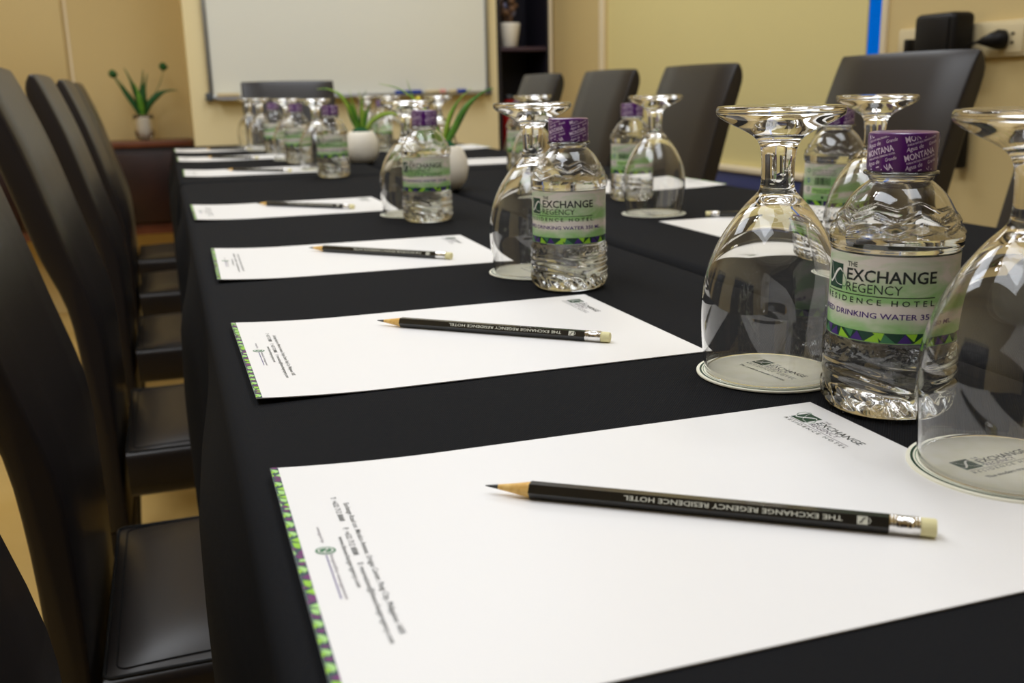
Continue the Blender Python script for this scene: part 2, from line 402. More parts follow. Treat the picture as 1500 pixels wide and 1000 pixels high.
vp = thing('glass_vase_plant', 'dark green strappy plant in a clear glass vase with white filling, on the dark cabinet', 'plant', (-.083, 4.60, .7455))
lathe('vase', [(0, 0), (.030, 0), (.034, .004), (.042, .05), (.043, .085), (.041, .106), (.0395, .106), (.0405, .085), (.0395, .05), (.031, .007), (0, .006)], MT['glass'], 36, vp)
lathe('white_filling', [(0, .008), (.024, .008), (.028, .03), (.0285, .085), (.024, .1), (0, .1)], MT['pot'], 24, vp)
ox, oz = .083, -.7455
for k, P in enumerate(([(0, 0, .09), (-.025, 0, .14), (-.06, .01, .20), (-.088, 0, .245), (-.095, .0, .262)],
          [(0, 0, .09), (-.012, 0, .17), (-.035, -.01, .25), (-.055, 0, .30)], [(0, 0, .09), (.0, .01, .17), (.012, .01, .24), (.02, 0, .29)],
          [(.0, 0, .09), (.006, -.01, .16), (.02, -.01, .22), (.036, -.01, .275)], [(0, 0, .09), (.03, 0, .15), (.075, 0, .19), (.115, .0, .203), (.15, 0, .203)],
          [(0, 0, .09), (-.004, -.02, .15), (-.01, -.02, .20), (-.02, -.02, .235)], [(0, 0, .09), (.012, .02, .14), (.01, .02, .19), (.0, .02, .225)],
          [(-.003, 0, .09), (-.02, 0, .13), (-.045, 0, .17), (-.07, 0, .2)])):
    blade(P, .026, MT['leafdk'] if k not in (5, 6) else MT['leaf'], 'leaf', vp)
for P in ([(0, 0, .09), (-.03, 0, .16), (-.07, 0, .235), (-.10, 0, .268)], [(.005, 0, .09), (.045, 0, .17), (.085, 0, .24), (.102, 0, .295)]):
    bm = bmesh.new(); tube(bm, smoothcurve(P, 4), .0016, 6); link('stem', bmm('stem', bm, MT['leafdk']), vp)
    bm = bmesh.new(); bmesh.ops.create_icosphere(bm, subdivisions=3, radius=.016)
    for v in bm.verts: v.co = v.co * (1 + .35 * noise.noise(v.co * 160)) + Vector(P[-1]) + Vector((0, 0, .006))
    link('seed_head', bmm('seed_head', bm, MT['leafdk']), vp)

# ---------------------------------------------------------------- shelf unit in the corner
su = thing('shelf_unit', 'tall dark shelf unit built into the right end of the back wall', 'shelf', (1.5675, 4.4, 0))
box('back_panel', -.126, .128, .30, .312, 0, 2.5, MT['shelf'], su)
box('side_panel', -.130, -.112, .0, .30, 0, 2.5, MT['shelf'], su); box('side_panel', .112, .128, .012, .30, 0, 2.5, MT['shelf'], su)
for z in (.03, .40, 1.10, 1.75, 2.4): box('shelf_board', -.111, .111, .015, .299, z - .01, z + .008, MT['shelfedge'], su, .002)
box('edge_strip', .120, .134, -.006, .011, 0, 2.5, MT['cream'], su, .002)
dp = thing('dried_flower_pot', 'white tapered pot of dried lilac flowers on the upper shelf', 'plant pot', (1.522, 4.48, 1.1085))
lathe('pot', [(0, 0), (.034, 0), (.037, .004), (.052, .095), (.050, .105), (.046, .105), (.045, .09), (0, .088)], MT['pot'], 32, dp)
for k in range(16):
    a = k * 2.4; r0 = .006 + .022 * (k % 4) / 3; e = (math.cos(a) * (.02 + .04 * ((k * 7) % 5) / 5), math.sin(a) * .03, .15 + .11 * ((k * 5) % 7) / 7)
    bm = bmesh.new(); tube(bm, smoothcurve([(math.cos(a) * r0, math.sin(a) * r0, .085), (e[0] * .6, e[1] * .6, e[2] * .7), e], 3), .002, 5)
    link('twig', bmm('twig', bm, MT['brown']), dp)
    bm = bmesh.new(); bmesh.ops.create_icosphere(bm, subdivisions=2, radius=.014)
    for v in bm.verts: v.co = v.co * (1 + .5 * noise.noise(v.co * 150 + Vector((k, 0, 0)))) + Vector(e)
    link('flower_head', bmm('flower_head', bm, MT['lilac'] if k % 3 == 0 else MT['brown']), dp)
rc = thing('red_canister', 'tall red canister with a rounded top standing on the lower dark shelf', 'canister', (1.515, 4.47, .4085))
lathe('body', [(0, 0), (.045, 0), (.050, .006), (.050, .38), (.044, .43), (.026, .462), (.016, .47), (0, .47)], MT['red'], 36, rc)
lathe('collar', [(0, .4705), (.016, .4705), (.016, .485), (.010, .49), (0, .49)], MT['dgrey'], 20, rc)
bm = bmesh.new(); bmesh.ops.create_icosphere(bm, subdivisions=2, radius=.006, matrix=Matrix.Translation((.012, -.052, .395)))
link('painted_reflection', bmm('painted_reflection', bm, MT['orange_glint']), rc)  # bright orange reflection modelled as a small glowing ball, not a lamp

# ---------------------------------------------------------------- sockets on the right wall
st = thing('socket_strip', 'cream plastic socket strip running along the tan right wall', 'socket', (1.71, 1.75, 1.006))
box('cover', -.016, -.001, -.55, .32, -.037, .037, MT['plate'], st, .004)
for y in (-.02, -.16, -.3, .20):
    box('socket_face', -.020, -.0155, y - .045, y + .045, -.03, .03, MT['plate'], st, .002)
    for dy in (-.018, .018):
        for dz in (-.009, .009): box('socket_hole', -.0215, -.0198, y + dy - .004, y + dy + .004, dz - .0025, dz + .0025, MT['black'], st)
pgx = 1.688
pl = thing('power_plug', 'black power plug pushed into the socket strip, cable running to the black box', 'plug', (pgx, 1.735, 1.004))
bm = bmesh.new(); tube(bm, [(0, 0, 0), (-.012, .003, 0), (-.02, .012, -.001), (-.024, .03, -.002), (-.026, .042, -.003)], [.02, .021, .016, .009, .004], 14)
link('plug_body', bmm('plug_body', bm, MT['black'], True, .8), pl)
bm = bmesh.new(); tube(bm, smoothcurve([(-.026, .04, -.003), (-.03, .055, -.006), (-.028, .068, -.012)], 5), .0032, 8)
link('cable', bmm('cable', bm, MT['black']), pl)
bx = thing('black_wall_box', 'black rounded electronic box fixed to the right wall above the big chair', 'box', (1.71, 1.873, .925))
box('housing', -.085, -.022, -.060, .066, .022, .142, MT['black'], bx, .014, seg=4)
box('front_panel', -.089, -.084, -.048, .054, .034, .130, MT['black'], bx, .003)
box('bracket', -.022, -.001, -.04, .045, .0, .02, MT['black'], bx, .002)
box('lower_bracket', -.07, -.025, -.05, .0, -.03, .024, MT['black'], bx, .006)
sk = thing('black_plug_adapter', 'small black adapter peg standing above the edge of the chair back', 'adapter', (1.71, 2.013, 1.0))
box('adapter_body', -.04, -.016, -.008, .008, -.02, .018, MT['black'], sk, .003)
cl = thing('hanging_power_adapter', 'black adapter with a green light hanging by its coiled cable on the right wall', 'adapter', (1.70, 1.835, .76))
box('adapter_body', -.03, -.002, -.02, .028, -.03, .07, MT['black'], cl, .006)
box('status_light', -.0322, -.0298, -.006, .002, .0, .006, MT['led'], cl, .0008)
bm = bmesh.new()
tube(bm, smoothcurve([(-.015, .0, .068), (-.018, .01, .11), (-.02, -.02, .15), (-.02, -.045, .165), (-.02, -.035, .185), (-.02, -.012, .18), (-.02, -.015, .158), (-.02, .01, .15), (-.02, .02, .155)], 5), .003, 8)
link('cable', bmm('cable', bm, MT['black']), cl)

# ---------------------------------------------------------------- tables and cloths
def cloth_mesh(x0, x1, y0, y1, open_sides, hem=.447, seed=0):
    # perimeter samples (rounded rectangle), counter-clockwise
    rc = .032; per = []
    def line(ax, ay, bx, by, nx, ny, side, step=.02):
        n = max(2, int(math.hypot(bx - ax, by - ay) / step))
        for i in range(n): t = i / n; per.append((ax + (bx - ax) * t, ay + (by - ay) * t, nx, ny, side))
    def arc(cx, cy, a0, side):
        for i in range(6): t = a0 + PI / 2 * i / 6; per.append((cx + rc * math.cos(t), cy + rc * math.sin(t), math.cos(t), math.sin(t), side))
    line(x0 + rc, y0, x1 - rc, y0, 0, -1, 'S'); arc(x1 - rc, y0 + rc, -PI / 2, 'c')
    line(x1, y0 + rc, x1, y1 - rc, 1, 0, 'E'); arc(x1 - rc, y1 - rc, 0, 'c')
    line(x1 - rc, y1, x0 + rc, y1, 0, 1, 'N'); arc(x0 + rc, y1 - rc, PI / 2, 'c')
    line(x0, y1 - rc, x0, y0 + rc, -1, 0, 'W'); arc(x0 + rc, y0 + rc, PI, 'c')
    n = len(per); er = .012
    prof = [(-.028, 0), (-er, 0)] + [(-er + er * math.sin(t), -er + er * math.cos(t)) for t in (.3, .6, .9, 1.2, PI / 2)]
    z = -er - .012
    while z > hem - .75 + .02: prof.append((0, z)); z -= .02
    prof.append((0, hem - .75)); vs = []; fs = []
    for k, (off, dz) in enumerate(prof):
        for (px, py, nx, ny, sd) in per:
            d = max(0, -dz - er)
            amp = 0
            if sd in open_sides:
                ramp = min(1, d / .06)
                s = py if sd in 'EW' else px
                f = (.5 + .5 * math.cos(2 * PI * (s - 1.18 - seed) / .57)) * .020 + (.5 + .5 * math.sin(2 * PI * s / .23 + 1 + seed)) * .004 * min(1, d / .15)
                f += .003 * noise.noise(Vector((s * 9, dz * 8, seed)))
                amp = f * ramp
                e = min(abs(s - (y0 if sd in 'EW' else x0)), abs(s - (y1 if sd in 'EW' else x1))); amp *= min(1, e / .07)
            tz = dz + .0008 * noise.noise(Vector((px * 6, py * 6, seed))) * (1 if -.05 < off < -.02 else 0)
            vs.append((px + nx * (off + amp), py + ny * (off + amp), .75 + min(tz, 0)))
    L = len(prof)
    for k in range(L - 1):
        for i in range(n):
            j = (i + 1) % n; fs.append((k * n + i, (k + 1) * n + i, (k + 1) * n + j, k * n + j))
    fs.append(tuple(range(n)))
    return fix(mesh('tablecloth', vs, fs, MT['cloth']))
TX = ((.016, .476, 'W'), (.485, .950, 'E')); TY = ((.05, 2.178, 'S'), (2.194, 3.79, 'N'))
names = {(0, 0): 'left table nearest the camera', (1, 0): 'right table nearest the camera', (0, 1): 'far left table by the whiteboard end', (1, 1): 'far right table by the whiteboard end'}
for i, (x0, x1, sx) in enumerate(TX):
    for j, (y0, y1, sy) in enumerate(TY):
        o = link('tablecloth', cloth_mesh(x0, x1, y0, y1, sx + sy, seed=i * .21 + j * .37))
        tag(o, 'black woven cloth draped over the ' + names[i, j], 'tablecloth', 'black tablecloths of the conference tables')
        t = thing('folding_table', 'conference table hidden under black cloth, ' + names[i, j], 'table', ((x0 + x1) / 2, (y0 + y1) / 2, 0), 0, 'conference tables under the cloths')
        w2 = (x1 - x0) / 2 - .022; l2 = (y1 - y0) / 2 - .022
        box('tabletop', -w2, w2, -l2, l2, .71, .742, MT['tabletop'], t)
        cx = .16 if i == 0 else -.16
        for yy in (-l2 + .40, l2 - .40):
            for xx in (cx - .035, cx + .035): box('leg', xx - .012, xx + .012, yy - .012, yy + .012, 0, .71, MT['steel'], t)

# ---------------------------------------------------------------- chairs
def make_chair():
    t = thing('dining_chair', 'chair', 'chair', (0, 0, 0), 0)
    front = [(.002, .30), (.0, .38), (.0, .45), (-.001, .55), (-.006, .62), (-.03, .71), (-.049, .78), (-.072, .86), (-.098, .932), (-.112, .965)]
    back = [(-.129, .958), (-.131, .93), (-.110, .86), (-.088, .78), (-.069, .71), (-.044, .64), (-.034, .55), (-.031, .45), (-.031, .38), (-.031, .30)]
    f2 = smoothcurve(front, 3); b2 = smoothcurve(back, 3)
    prof = f2 + [(-.116, .971), (-.123, .969)] + b2
    bm = bmesh.new(); W = .174; n = len(prof); rings = []
    cx = sum(p[0] for p in prof) / n
    ys = [(-W, .005), (-W + .001, .0015), (-W + .004, .0), (-W * .5, -.0015), (0, -.002), (W * .5, -.0015), (W - .004, 0), (W - .001, .0015), (W, .005)]
    # inward offset of the profile near the sides gives soft upholstered edges
    def off(i, d):
        a = prof[i - 1]; b = prof[(i + 1) % n]; dx, dz = b[0] - a[0], b[1] - a[1]; l = math.hypot(dx, dz) or 1
        return (prof[i][0] - dz / l * d * 1, prof[i][1] + dx / l * d * 1)
    for y, d in ys: rings.append([bm.verts.new((off(i, d)[0], y, off(i, d)[1])) for i in range(n)])
    for a, b in zip(rings, rings[1:]):
        for i in range(n): bm.faces.new((a[i], a[(i + 1) % n], b[(i + 1) % n], b[i]))
    bm.faces.new(rings[0]); bm.faces.new(rings[-1])
    link('backrest', bmm('backrest', bm, MT['leather'], True, .9), t)
    # seat: crowned cushion
    bm = bmesh.new(); x0, x1, hw = .003, .40, .176; NX, NY = 14, 14
    def zt(u, v): return .420 + .013 * (1 - (2 * u - 1) ** 6) * (1 - (2 * v - 1) ** 6) + .0015 * noise.noise(Vector((u * 3, v * 3, 2)))
    top = [[bm.verts.new((x0 + .006 + (x1 - x0 - .012) * (.5 - .5 * math.cos(PI * i / NX)), -hw + .006 + (2 * hw - .012) * (.5 - .5 * math.cos(PI * j / NY)), zt(.5 - .5 * math.cos(PI * i / NX), .5 - .5 * math.cos(PI * j / NY)))) for j in range(NY + 1)] for i in range(NX + 1)]
    for i in range(NX):
        for j in range(NY): bm.faces.new((top[i][j], top[i + 1][j], top[i + 1][j + 1], top[i][j + 1]))
    rim = [top[i][0] for i in range(NX + 1)] + [top[NX][j] for j in range(1, NY + 1)] + [top[i][NY] for i in range(NX - 1, -1, -1)] + [top[0][j] for j in range(NY - 1, 0, -1)]
    prev = rim
    cxx, cyy = (x0 + x1) / 2, 0
    for z, ex in ((.416, .004), (.410, .0055), (.395, .007), (.372, .0065), (.358, .004), (.350, -.004)):
        cur = []
        for v in rim:
            sx = 1 if v.co.x > cxx else -1; nx = sx if (abs(v.co.x - cxx) > (x1 - x0) / 2 - .008) else 0
            sy = 1 if v.co.y > 0 else -1; ny = sy if (abs(v.co.y) > hw - .008) else 0
            if nx < 0: nx = 0
            cur.append(bm.verts.new((v.co.x + nx * ex, v.co.y + ny * ex, z)))
        for i in range(len(rim)): bm.faces.new((prev[i], prev[(i + 1) % len(rim)], cur[(i + 1) % len(rim)], cur[i]))
        prev = cur
    bm.faces.new(prev)
    se = link('seat', bmm('seat', bm, MT['leather'], True, 1.0), t)
    for nm, ins, r, zz in (('piping', .0005, .0019, .4175), ('stitching', .011, .0008, None)):
        pts = []
        X0, X1, Y = x0 + .006 + ins, x1 - .006 - ins, hw - .006 - ins; cr = .008 if nm == 'piping' else .010
        for cx_, cy_, a0 in ((X1 - cr, -Y + cr, -PI / 2), (X1 - cr, Y - cr, 0), (X0 + cr, Y - cr, PI / 2), (X0 + cr, -Y + cr, PI)):
            for k in range(5): a = a0 + PI / 2 * k / 4; pts.append((cx_ + cr * math.cos(a), cy_ + cr * math.sin(a)))
        dense = []
        for k in range(len(pts)):
            a = pts[k]; b = pts[(k + 1) % len(pts)]; m = max(1, int(math.hypot(a[0] - b[0], a[1] - b[1]) / .02))
            for q in range(m): dense.append((a[0] + (b[0] - a[0]) * q / m, a[1] + (b[1] - a[1]) * q / m))
        P = []
        for (x, y) in dense:
            u = (x - x0 - .006) / (x1 - x0 - .012); v = (y + hw - .006) / (2 * hw - .012)
            P.append((x, y, zz + .003 if zz else zt(min(max(u, 0), 1), min(max(v, 0), 1)) + .0004))
        bm = bmesh.new(); tube(bm, P, r, 6, True); link(nm, bmm(nm, bm, MT['stitch']), se)
    for lx, ly in ((-.014, -.157), (-.014, .157), (.37, -.15), (.37, .15)):
        bm = bmesh.new(); abox(bm, lx - .014, lx + .014, ly - .015, ly + .015, 0, .299 if lx < .1 else .352, .002)
        for v in bm.verts:
            if v.co.z < .05: v.co.x = lx + (v.co.x - lx) * .7 - (.02 if lx < .1 else 0); v.co.y = ly + (v.co.y - ly) * .7
        link('leg', bmm('leg', bm, MT['chairleg'], True, .6), t)
    return t
CH = make_chair()
lefts = [(-.090, .425, 'black leatherette chair at the near left edge of the picture, mostly cut off'),
         (-.110, 1.037, 'black leatherette chair on the left, nearest with its seat in full view'),
         (-.110, 1.655, 'second black leatherette chair along the left side with a visible seat'),
         (-.110, 2.295, 'third black leatherette chair along the left side with a visible seat'),
         (-.115, 2.93, 'fourth black leatherette chair along the left side with a visible seat'),
         (-.130, 3.52, 'farthest black leatherette chair of the left row, by the dark cabinet')]
rights = [(1.115, .985, 'black leatherette chair cut by the right edge of the picture'),
          (1.120, 1.49, 'large black leatherette chair back on the right, below the black wall box'),
          (1.115, 2.205, 'black leatherette chair back in the right row, third from the far end'),
          (1.115, 2.73, 'black leatherette chair back in the right row, second from the far end'),
          (1.115, 3.29, 'black leatherette chair back on the right beside the dark shelf unit')]
first = True
for x, y, lb in lefts:
    if first: CH.location = (x, y, 0); CH['label'] = lb; CH['group'] = 'leatherette chairs around the table'; first = False
    else: dup(CH, (x, y, 0), 0, lb)
for x, y, lb in rights: dup(CH, (x, y, 0), PI, lb)
dup(CH, (.462, 3.895, 0), -PI / 2, 'black leatherette chair at the head of the table, below the whiteboard')

# ---------------------------------------------------------------- letterhead sheets
def lift(s): return .0035 * max(0, 1 - s / .085) ** 2
TH = .0006
def make_sheet():
    vs = []; fs = []; NX, NY = 24, 4; W, H = .297, .21
    for top in (1, 0):
        for i in range(NX + 1):
            s = W * (i / NX) ** 1.3
            for j in range(NY + 1): vs.append((s, -H * j / NY, lift(s) + (TH if top else .00005)))
    o = (NX + 1) * (NY + 1)
    for i in range(NX):
        for j in range(NY):
            a = i * (NY + 1) + j; fs.append((a, a + 1, a + NY + 2, a + NY + 1)); fs.append((o + a, o + a + NY + 1, o + a + NY + 2, o + a + 1))
    for i in range(NX):
        for j in (0, NY):
            a = i * (NY + 1) + j; fs.append((a, a + NY + 1, o + a + NY + 1, o + a))
    for j in range(NY):
        for i in (0, NX):
            a = i * (NY + 1) + j; fs.append((a, a + 1, o + a + 1, o + a))
    me = fix(mesh('letterhead_sheet', vs, fs, MT['paper'], True)); me.set_sharp_from_angle(angle=.6)
    o = link('letterhead_sheet', me); tag(o, '', 'paper', 'letterhead sheets on the tables')
    # page coordinates in mm: X to the page's right (towards -y), Y up the page (towards +x)
    fn = lambda X, Y: (Y / 1000, -X / 1000, lift(Y / 1000) + TH + .00012)
    p = Print(); rnd = random.Random(3)
    cols = [MT['teal'], MT['plumink'], MT['lime'], MT['palegreen'], MT['green']]
    X = 0.0
    p.rect(0, 0, 210, 3.1, MT['teal'], 1, 1)
    fn2 = lambda X, Y: (1.16 * Y / 1000, -X / 1000, lift(Y / 1000) + TH + .0001)
    base = p; q = Print()
    while X < 206:
        w = min(rnd.uniform(7.5, 11.5), 210 - X); J = lambda a: a * rnd.uniform(.8, 1.15); C = [MT['lime'], MT['palegreen'], MT['plumink'], MT['palegreen'], MT['plumink'], MT['lime']]; rnd.shuffle(C)
        k = rnd.random()
        if k < .4:
            q.poly([(X + .2, 3.1), (X + w * J(.5), 3.1), (X + w * J(.30), 1.2)], C[0]); q.poly([(X, .1), (X + w * J(.5), .1), (X + w * .3, .9)], C[1])
            q.poly([(X + w * .38, 1.2), (X + w * .5, .3), (X + w * .72, 1.3), (X + w * .66, 2.7), (X + w * .5, 2.9)], MT['plumink'])
            q.poly([(X + w * .76, 3.1), (X + w * .98, 3.1), (X + w * .94, 1.0), (X + w * .74, 1.5)], C[2])
        elif k < .75:
            q.poly([(X, .2), (X + w * .2, 1.0), (X + w * .25, 2.2), (X + w * .02, 3.1)], MT['plumink'])
            pts = [(X + w * (.3 + .32 * (1 - math.cos(a))), .1 + 2.9 * math.sin(a)) for a in (0, .5, 1.0, 1.5, 2.1, 2.6)]
            q.poly(pts, MT['palegreen']); q.poly([(X + w * .5, .1), (X + w * .95, .1), (X + w * .72, 1.6)], MT['lime'])
        else:
            q.poly([(X, 3.1), (X + w * .45, 3.1), (X + w * .2, .2)], C[3]); q.poly([(X + w * .5, 3.1), (X + w * .95, 2.6), (X + w * .8, .8), (X + w * .4, .5)], C[4])
            q.poly([(X + w * .8, .1), (X + w, .1), (X + w * .95, 1.9)], C[5])
        X += w
    st = base.build('border_strip', fn2, o)
    q.build('border_pattern', lambda X, Y: (1.16 * Y / 1000, -X / 1000, lift(Y / 1000) + TH + .00018), st)
    p = Print(); g = MT['green']
    emblem(p, 17, 273, 11.6)
    lg = p.build('emblem', fn, o)
    p2 = Print(); emblem_curves(p2, 17, 273, 11.6, MT['whiteink'], MT['greenlt'])
    # leaf-like loop that leaves the square on the upper left
    p2.ribbon(smoothcurve([(17.2, 276.5), (14.6, 279.5), (14.4, 283.5), (17.1, 285.3), (20, 284)], 4), .35, MT['greenlt'])
    p2.build('emblem_curve', lambda X, Y: (Y / 1000, -X / 1000, lift(Y / 1000) + TH + .0002), lg)
    p = Print()
    p.text('THE', 32, 283, 37, 284.6, MT['greyink'])
    p.text('EXCHANGE', 32.4, 277.6, 68, 282.2, MT['ink'], .006)
    p.text('REGENCY', 32.4, 273.4, 55, 276.9, MT['greyink'])
    p.rect(17, 271.7, 67.5, 272.05, MT['greyink'], 4)
    p.text('RESIDENCE HOTEL', 17.2, 268.3, 69, 270.6, MT['ink'], 0, spacing=1.5)
    p.build('header_lettering', fn, o); p = Print()
    p.text('Exchange Road cor. Meralco Avenue, Ortigas Center, Pasig City, Philippines 1605', 49.8, 25.6, 163.6, 28.6, MT['ink'], .004)
    p.text('T: +632 712 8888', 41.8, 21.8, 68.5, 24.2, MT['ink'], .004)
    p.text('F: +632 712 8888', 75.6, 21.8, 101.6, 24.2, MT['ink'], .004)
    p.text('E: reservations@theexchangeregency.com', 108.6, 21.4, 168.6, 24.4, MT['ink'], .004)
    p.text('www.theexchangeregency.com', 83.6, 18.0, 128, 20.6, MT['ink'], .004)
    p.text('managed by', 72.5, 11.2, 87.6, 13.0, MT['greyink'])
    p.poly([(95 + 3.4 * math.cos(a), 12.2 + 4 * math.sin(a)) for a in [2 * PI * k / 20 for k in range(20)]], MT['greenlt'])
    p.rect(99, 11.6, 135, 12.1, MT['purpleink'], 3)
    p.text('hospitality management', 99, 12.6, 136, 14.6, MT['greyink'])
    p.build('footer_lettering', fn, o)
    p = Print(); p.ribbon([(95 + 2.3 * math.cos(a), 12.2 + 2.8 * math.sin(a)) for a in [2 * PI * k / 16 for k in range(16)]], .6, MT['whiteink'], True)
    p.ribbon([(92.2, 12.2), (94, 13.2), (96, 11.4), (97.8, 12.3)], .5, MT['whiteink'])
    p.build('footer_emblem', lambda X, Y: (Y / 1000, -X / 1000, lift(Y / 1000) + TH + .0002), o)
    return o
SH = make_sheet(); ZT = .7504
sheets = [(.0309, .4537, -.005, 'white letterhead sheet nearest the camera, its pencil largest'),
          (.0333, .7811, .006, 'second white letterhead sheet from the camera on the left table'),
          (.0364, 1.1902, -.016, 'third white letterhead sheet from the camera on the left table'),
          (.0261, 1.6992, .005, 'fourth white letterhead sheet from the camera on the left table'),
          (.030, 2.535, -.01, 'fifth white letterhead sheet along the left, first on the far table'),
          (.024, 3.09, .0, 'sixth white letterhead sheet along the left, middle of the far table'),
          (.022, 3.57, .0, 'farthest white letterhead sheet of the left row'),
          (.904, .975, PI, 'white letterhead sheet on the right table, nearest one of its row'),
          (.930, 1.555, PI, 'second white letterhead sheet on the right table, behind the inverted goblet'),
          (.940, 2.315, PI, 'white letterhead sheet on the far right table, nearer one'),
          (.940, 2.95, PI, 'farthest white letterhead sheet on the right, near the shelf unit')]
for k, (x, y, a, lb) in enumerate(sheets):
    if k == 0: SH.location = (x, y, ZT); SH.rotation_euler = (0, 0, a); SH['label'] = lb
    else: dup(SH, (x, y, ZT), a, lb)

# ---------------------------------------------------------------- pencils (axis along local +x, tip at origin)
def make_pencil():
    t = thing('pencil', 'pencil', 'pencil', (0, 0, 0), 0, 'black pencils on the letterhead sheets')
    r = .0040; L = .1857; ap = r * math.cos(PI / 6)
    def hexr(bm, x, r): return [bm.verts.new((x, r * math.cos(a), r * math.sin(a))) for a in [PI / 3 * k for k in range(6)]]
    def scallop(bm, x, r):   # 24-gon hex outline
        out = []
        for k in range(24):
            a = 2 * PI * k / 24; h = r * math.cos(PI / 6) / math.cos((a % (PI / 3)) - PI / 6); out.append(bm.verts.new((x, h * math.cos(a), h * math.sin(a))))
        return out
    def circ(bm, x, r): return [bm.verts.new((x, r * math.cos(2 * PI * k / 24), r * math.sin(2 * PI * k / 24))) for k in range(24)]
    def skin(bm, rings):
        for a, b in zip(rings, rings[1:]):
            n = len(a)
            for k in range(n): bm.faces.new((a[k], a[(k + 1) % n], b[(k + 1) % n], b[k]))
        bm.faces.new(rings[0]); bm.faces.new(rings[-1])
    bm = bmesh.new(); skin(bm, [scallop(bm, .0205, r * .93), scallop(bm, .0210, r), scallop(bm, .168, r)])
    # scalloped front edge where the lacquer meets the wood
    brl = link('barrel', bmm('barrel', bm, MT['pencil'], True, .35), t)
    bm = bmesh.new(); skin(bm, [circ(bm, .006, .0011), circ(bm, .013, .0022), scallop(bm, .0207, r * .90)]); link('sharpened_wood', bmm('sharpened_wood', bm, MT['pwood'], True, .8), t)
    bm = bmesh.new(); skin(bm, [circ(bm, 0, .0002), circ(bm, .001, .0004), circ(bm, .0062, .00112)]); link('graphite_tip', bmm('graphite_tip', bm, MT['lead'], True, .8), t)
    bm = bmesh.new(); rr = []
    for k in range(19):
        x = .168 + .0115 * k / 18
        q = .00395 + (.00018 * math.cos(k * PI) if k < 6 or k > 12 else (-.0002 if k in (8, 10) else 0)); rr.append(circ(bm, x, q))
    skin(bm, rr); link('ferrule', bmm('ferrule', bm, MT['ferrule'], True, 1.0), t)
    bm = bmesh.new(); skin(bm, [circ(bm, .1794, .0037), circ(bm, .1848, .0037), circ(bm, .1856, .0034), circ(bm, L, .0026)]); link('eraser', bmm('eraser', bm, MT['eraser'], True, .8), t)
    # lettering on the upper near flat: reads from the eraser towards the tip, so upside down for the camera
    p = Print(); s = .00165
    p.text('THE EXCHANGE REGENCY RESIDENCE HOTEL', 0, -s * .62, .088, s * .62, MT['silver'], .01)
    p.rect(-.0095, -s, -.0055, s, MT['silver']); p.ribbon([(-.0100, -s * .7), (-.0106, 0), (-.0100, s * .7)], .0003, MT['silver'])
    lt = p.build('lettering', lambda u, v: (.1505 - u, -.866 * (ap + .0001) - v * .5, .5 * (ap + .0001) - v * .866), brl)
    p = Print(); p.ribbon([(-.0088, -s * .5), (-.0079, -s * .5), (-.0071, s * .5), (-.0062, s * .5)], .0005, MT['pencil'])
    p.build('printed_mark', lambda u, v: (.1505 - u, -.866 * (ap + .00018) - v * .5, .5 * (ap + .00018) - v * .866), brl)
    return t, ap
PC, AP = make_pencil()
pens = [((.1189, .3953), (.2706, .2879), 'large black pencil on the nearest letterhead sheet'),
        ((.1399, .7406), (.2805, .6198), 'black pencil on the second letterhead sheet from the camera'),
        ((.1419, 1.1412), (.274, 1.011), 'black pencil on the third letterhead sheet from the camera'),
        ((.129, 1.660), (.263, 1.531), 'black pencil on the fourth letterhead sheet from the camera'),
        ((.128, 2.475), (.262, 2.35), 'black pencil on the fifth letterhead sheet along the left'),
        ((.105, 3.02), (.235, 2.89), 'black pencil on the sixth letterhead sheet along the left'),
        ((.12, 3.50), (.25, 3.375), 'black pencil on the farthest letterhead sheet of the left row'),
        ((.845, 1.105), (.690, 1.190), 'black pencil lying across the nearest sheet of the right table, eraser showing')]
for k, (a, b, lb) in enumerate(pens):
    rz = math.atan2(b[1] - a[1], b[0] - a[0]); zp = ZT + TH + AP + .0003
    if k == 7: zp += .0005
    loc = (a[0], a[1], zp)
    if k == 0: PC.location = loc; PC.rotation_euler = (0, 0, rz); PC['label'] = lb
    else: dup(PC, loc, rz, lb)

# ---------------------------------------------------------------- coasters and inverted goblets
def make_coaster():
    t = link('coaster', None); r = .0445
    t.empty_display_size = .03
    tag(t, '', 'coaster', 'round paper coasters under the goblets')
    lathe('disc', [(0, .0), (r - .0003, .0), (r, .0002), (r, .0010), (r - .0003, .0012), (0, .0012)], MT['coaster'], 72, t, sharp=.6)
    p = Print()
    for rr, w, m in ((.0420, .0012, MT['green']), (.0403, .00035, MT['greenlt'])):
        p.ribbon([(rr * math.cos(2 * PI * k / 72), rr * math.sin(2 * PI * k / 72)) for k in range(72)], w, m, True)
    p.build('green_rings', lambda x, y: (x, y, .0013), t)
    p = Print(); emblem(p, -22, 4, 10.5)
    e = p.build('emblem', lambda x, y: (x / 1000, y / 1000, .0013), t)
    p = Print(); emblem_curves(p, -22, 4, 10.5, MT['whiteink'], MT['greenlt']); p.build('emblem_curve', lambda x, y: (x / 1000, y / 1000, .00138), e)
    p = Print()
    p.text('THE', -9, 12.6, -5, 14.2, MT['ink']); p.text('EXCHANGE', -9, 7.4, 22, 11.8, MT['ink'], .006); p.text('REGENCY', -9, 3.6, 10, 6.8, MT['greyink'])
    p.rect(-22, 2.2, 22, 2.5, MT['ink']); p.text('RESIDENCE HOTEL', -22, -.8, 22, 1.3, MT['ink'], 0, spacing=1.5)
    p.text("The modern traveler's choice", -21, -7.2, 21, -4.6, MT['ink'], .01)
    p.build('lettering', lambda x, y: (x / 1000, y / 1000, .0013), t)
    return t
COA = make_coaster()
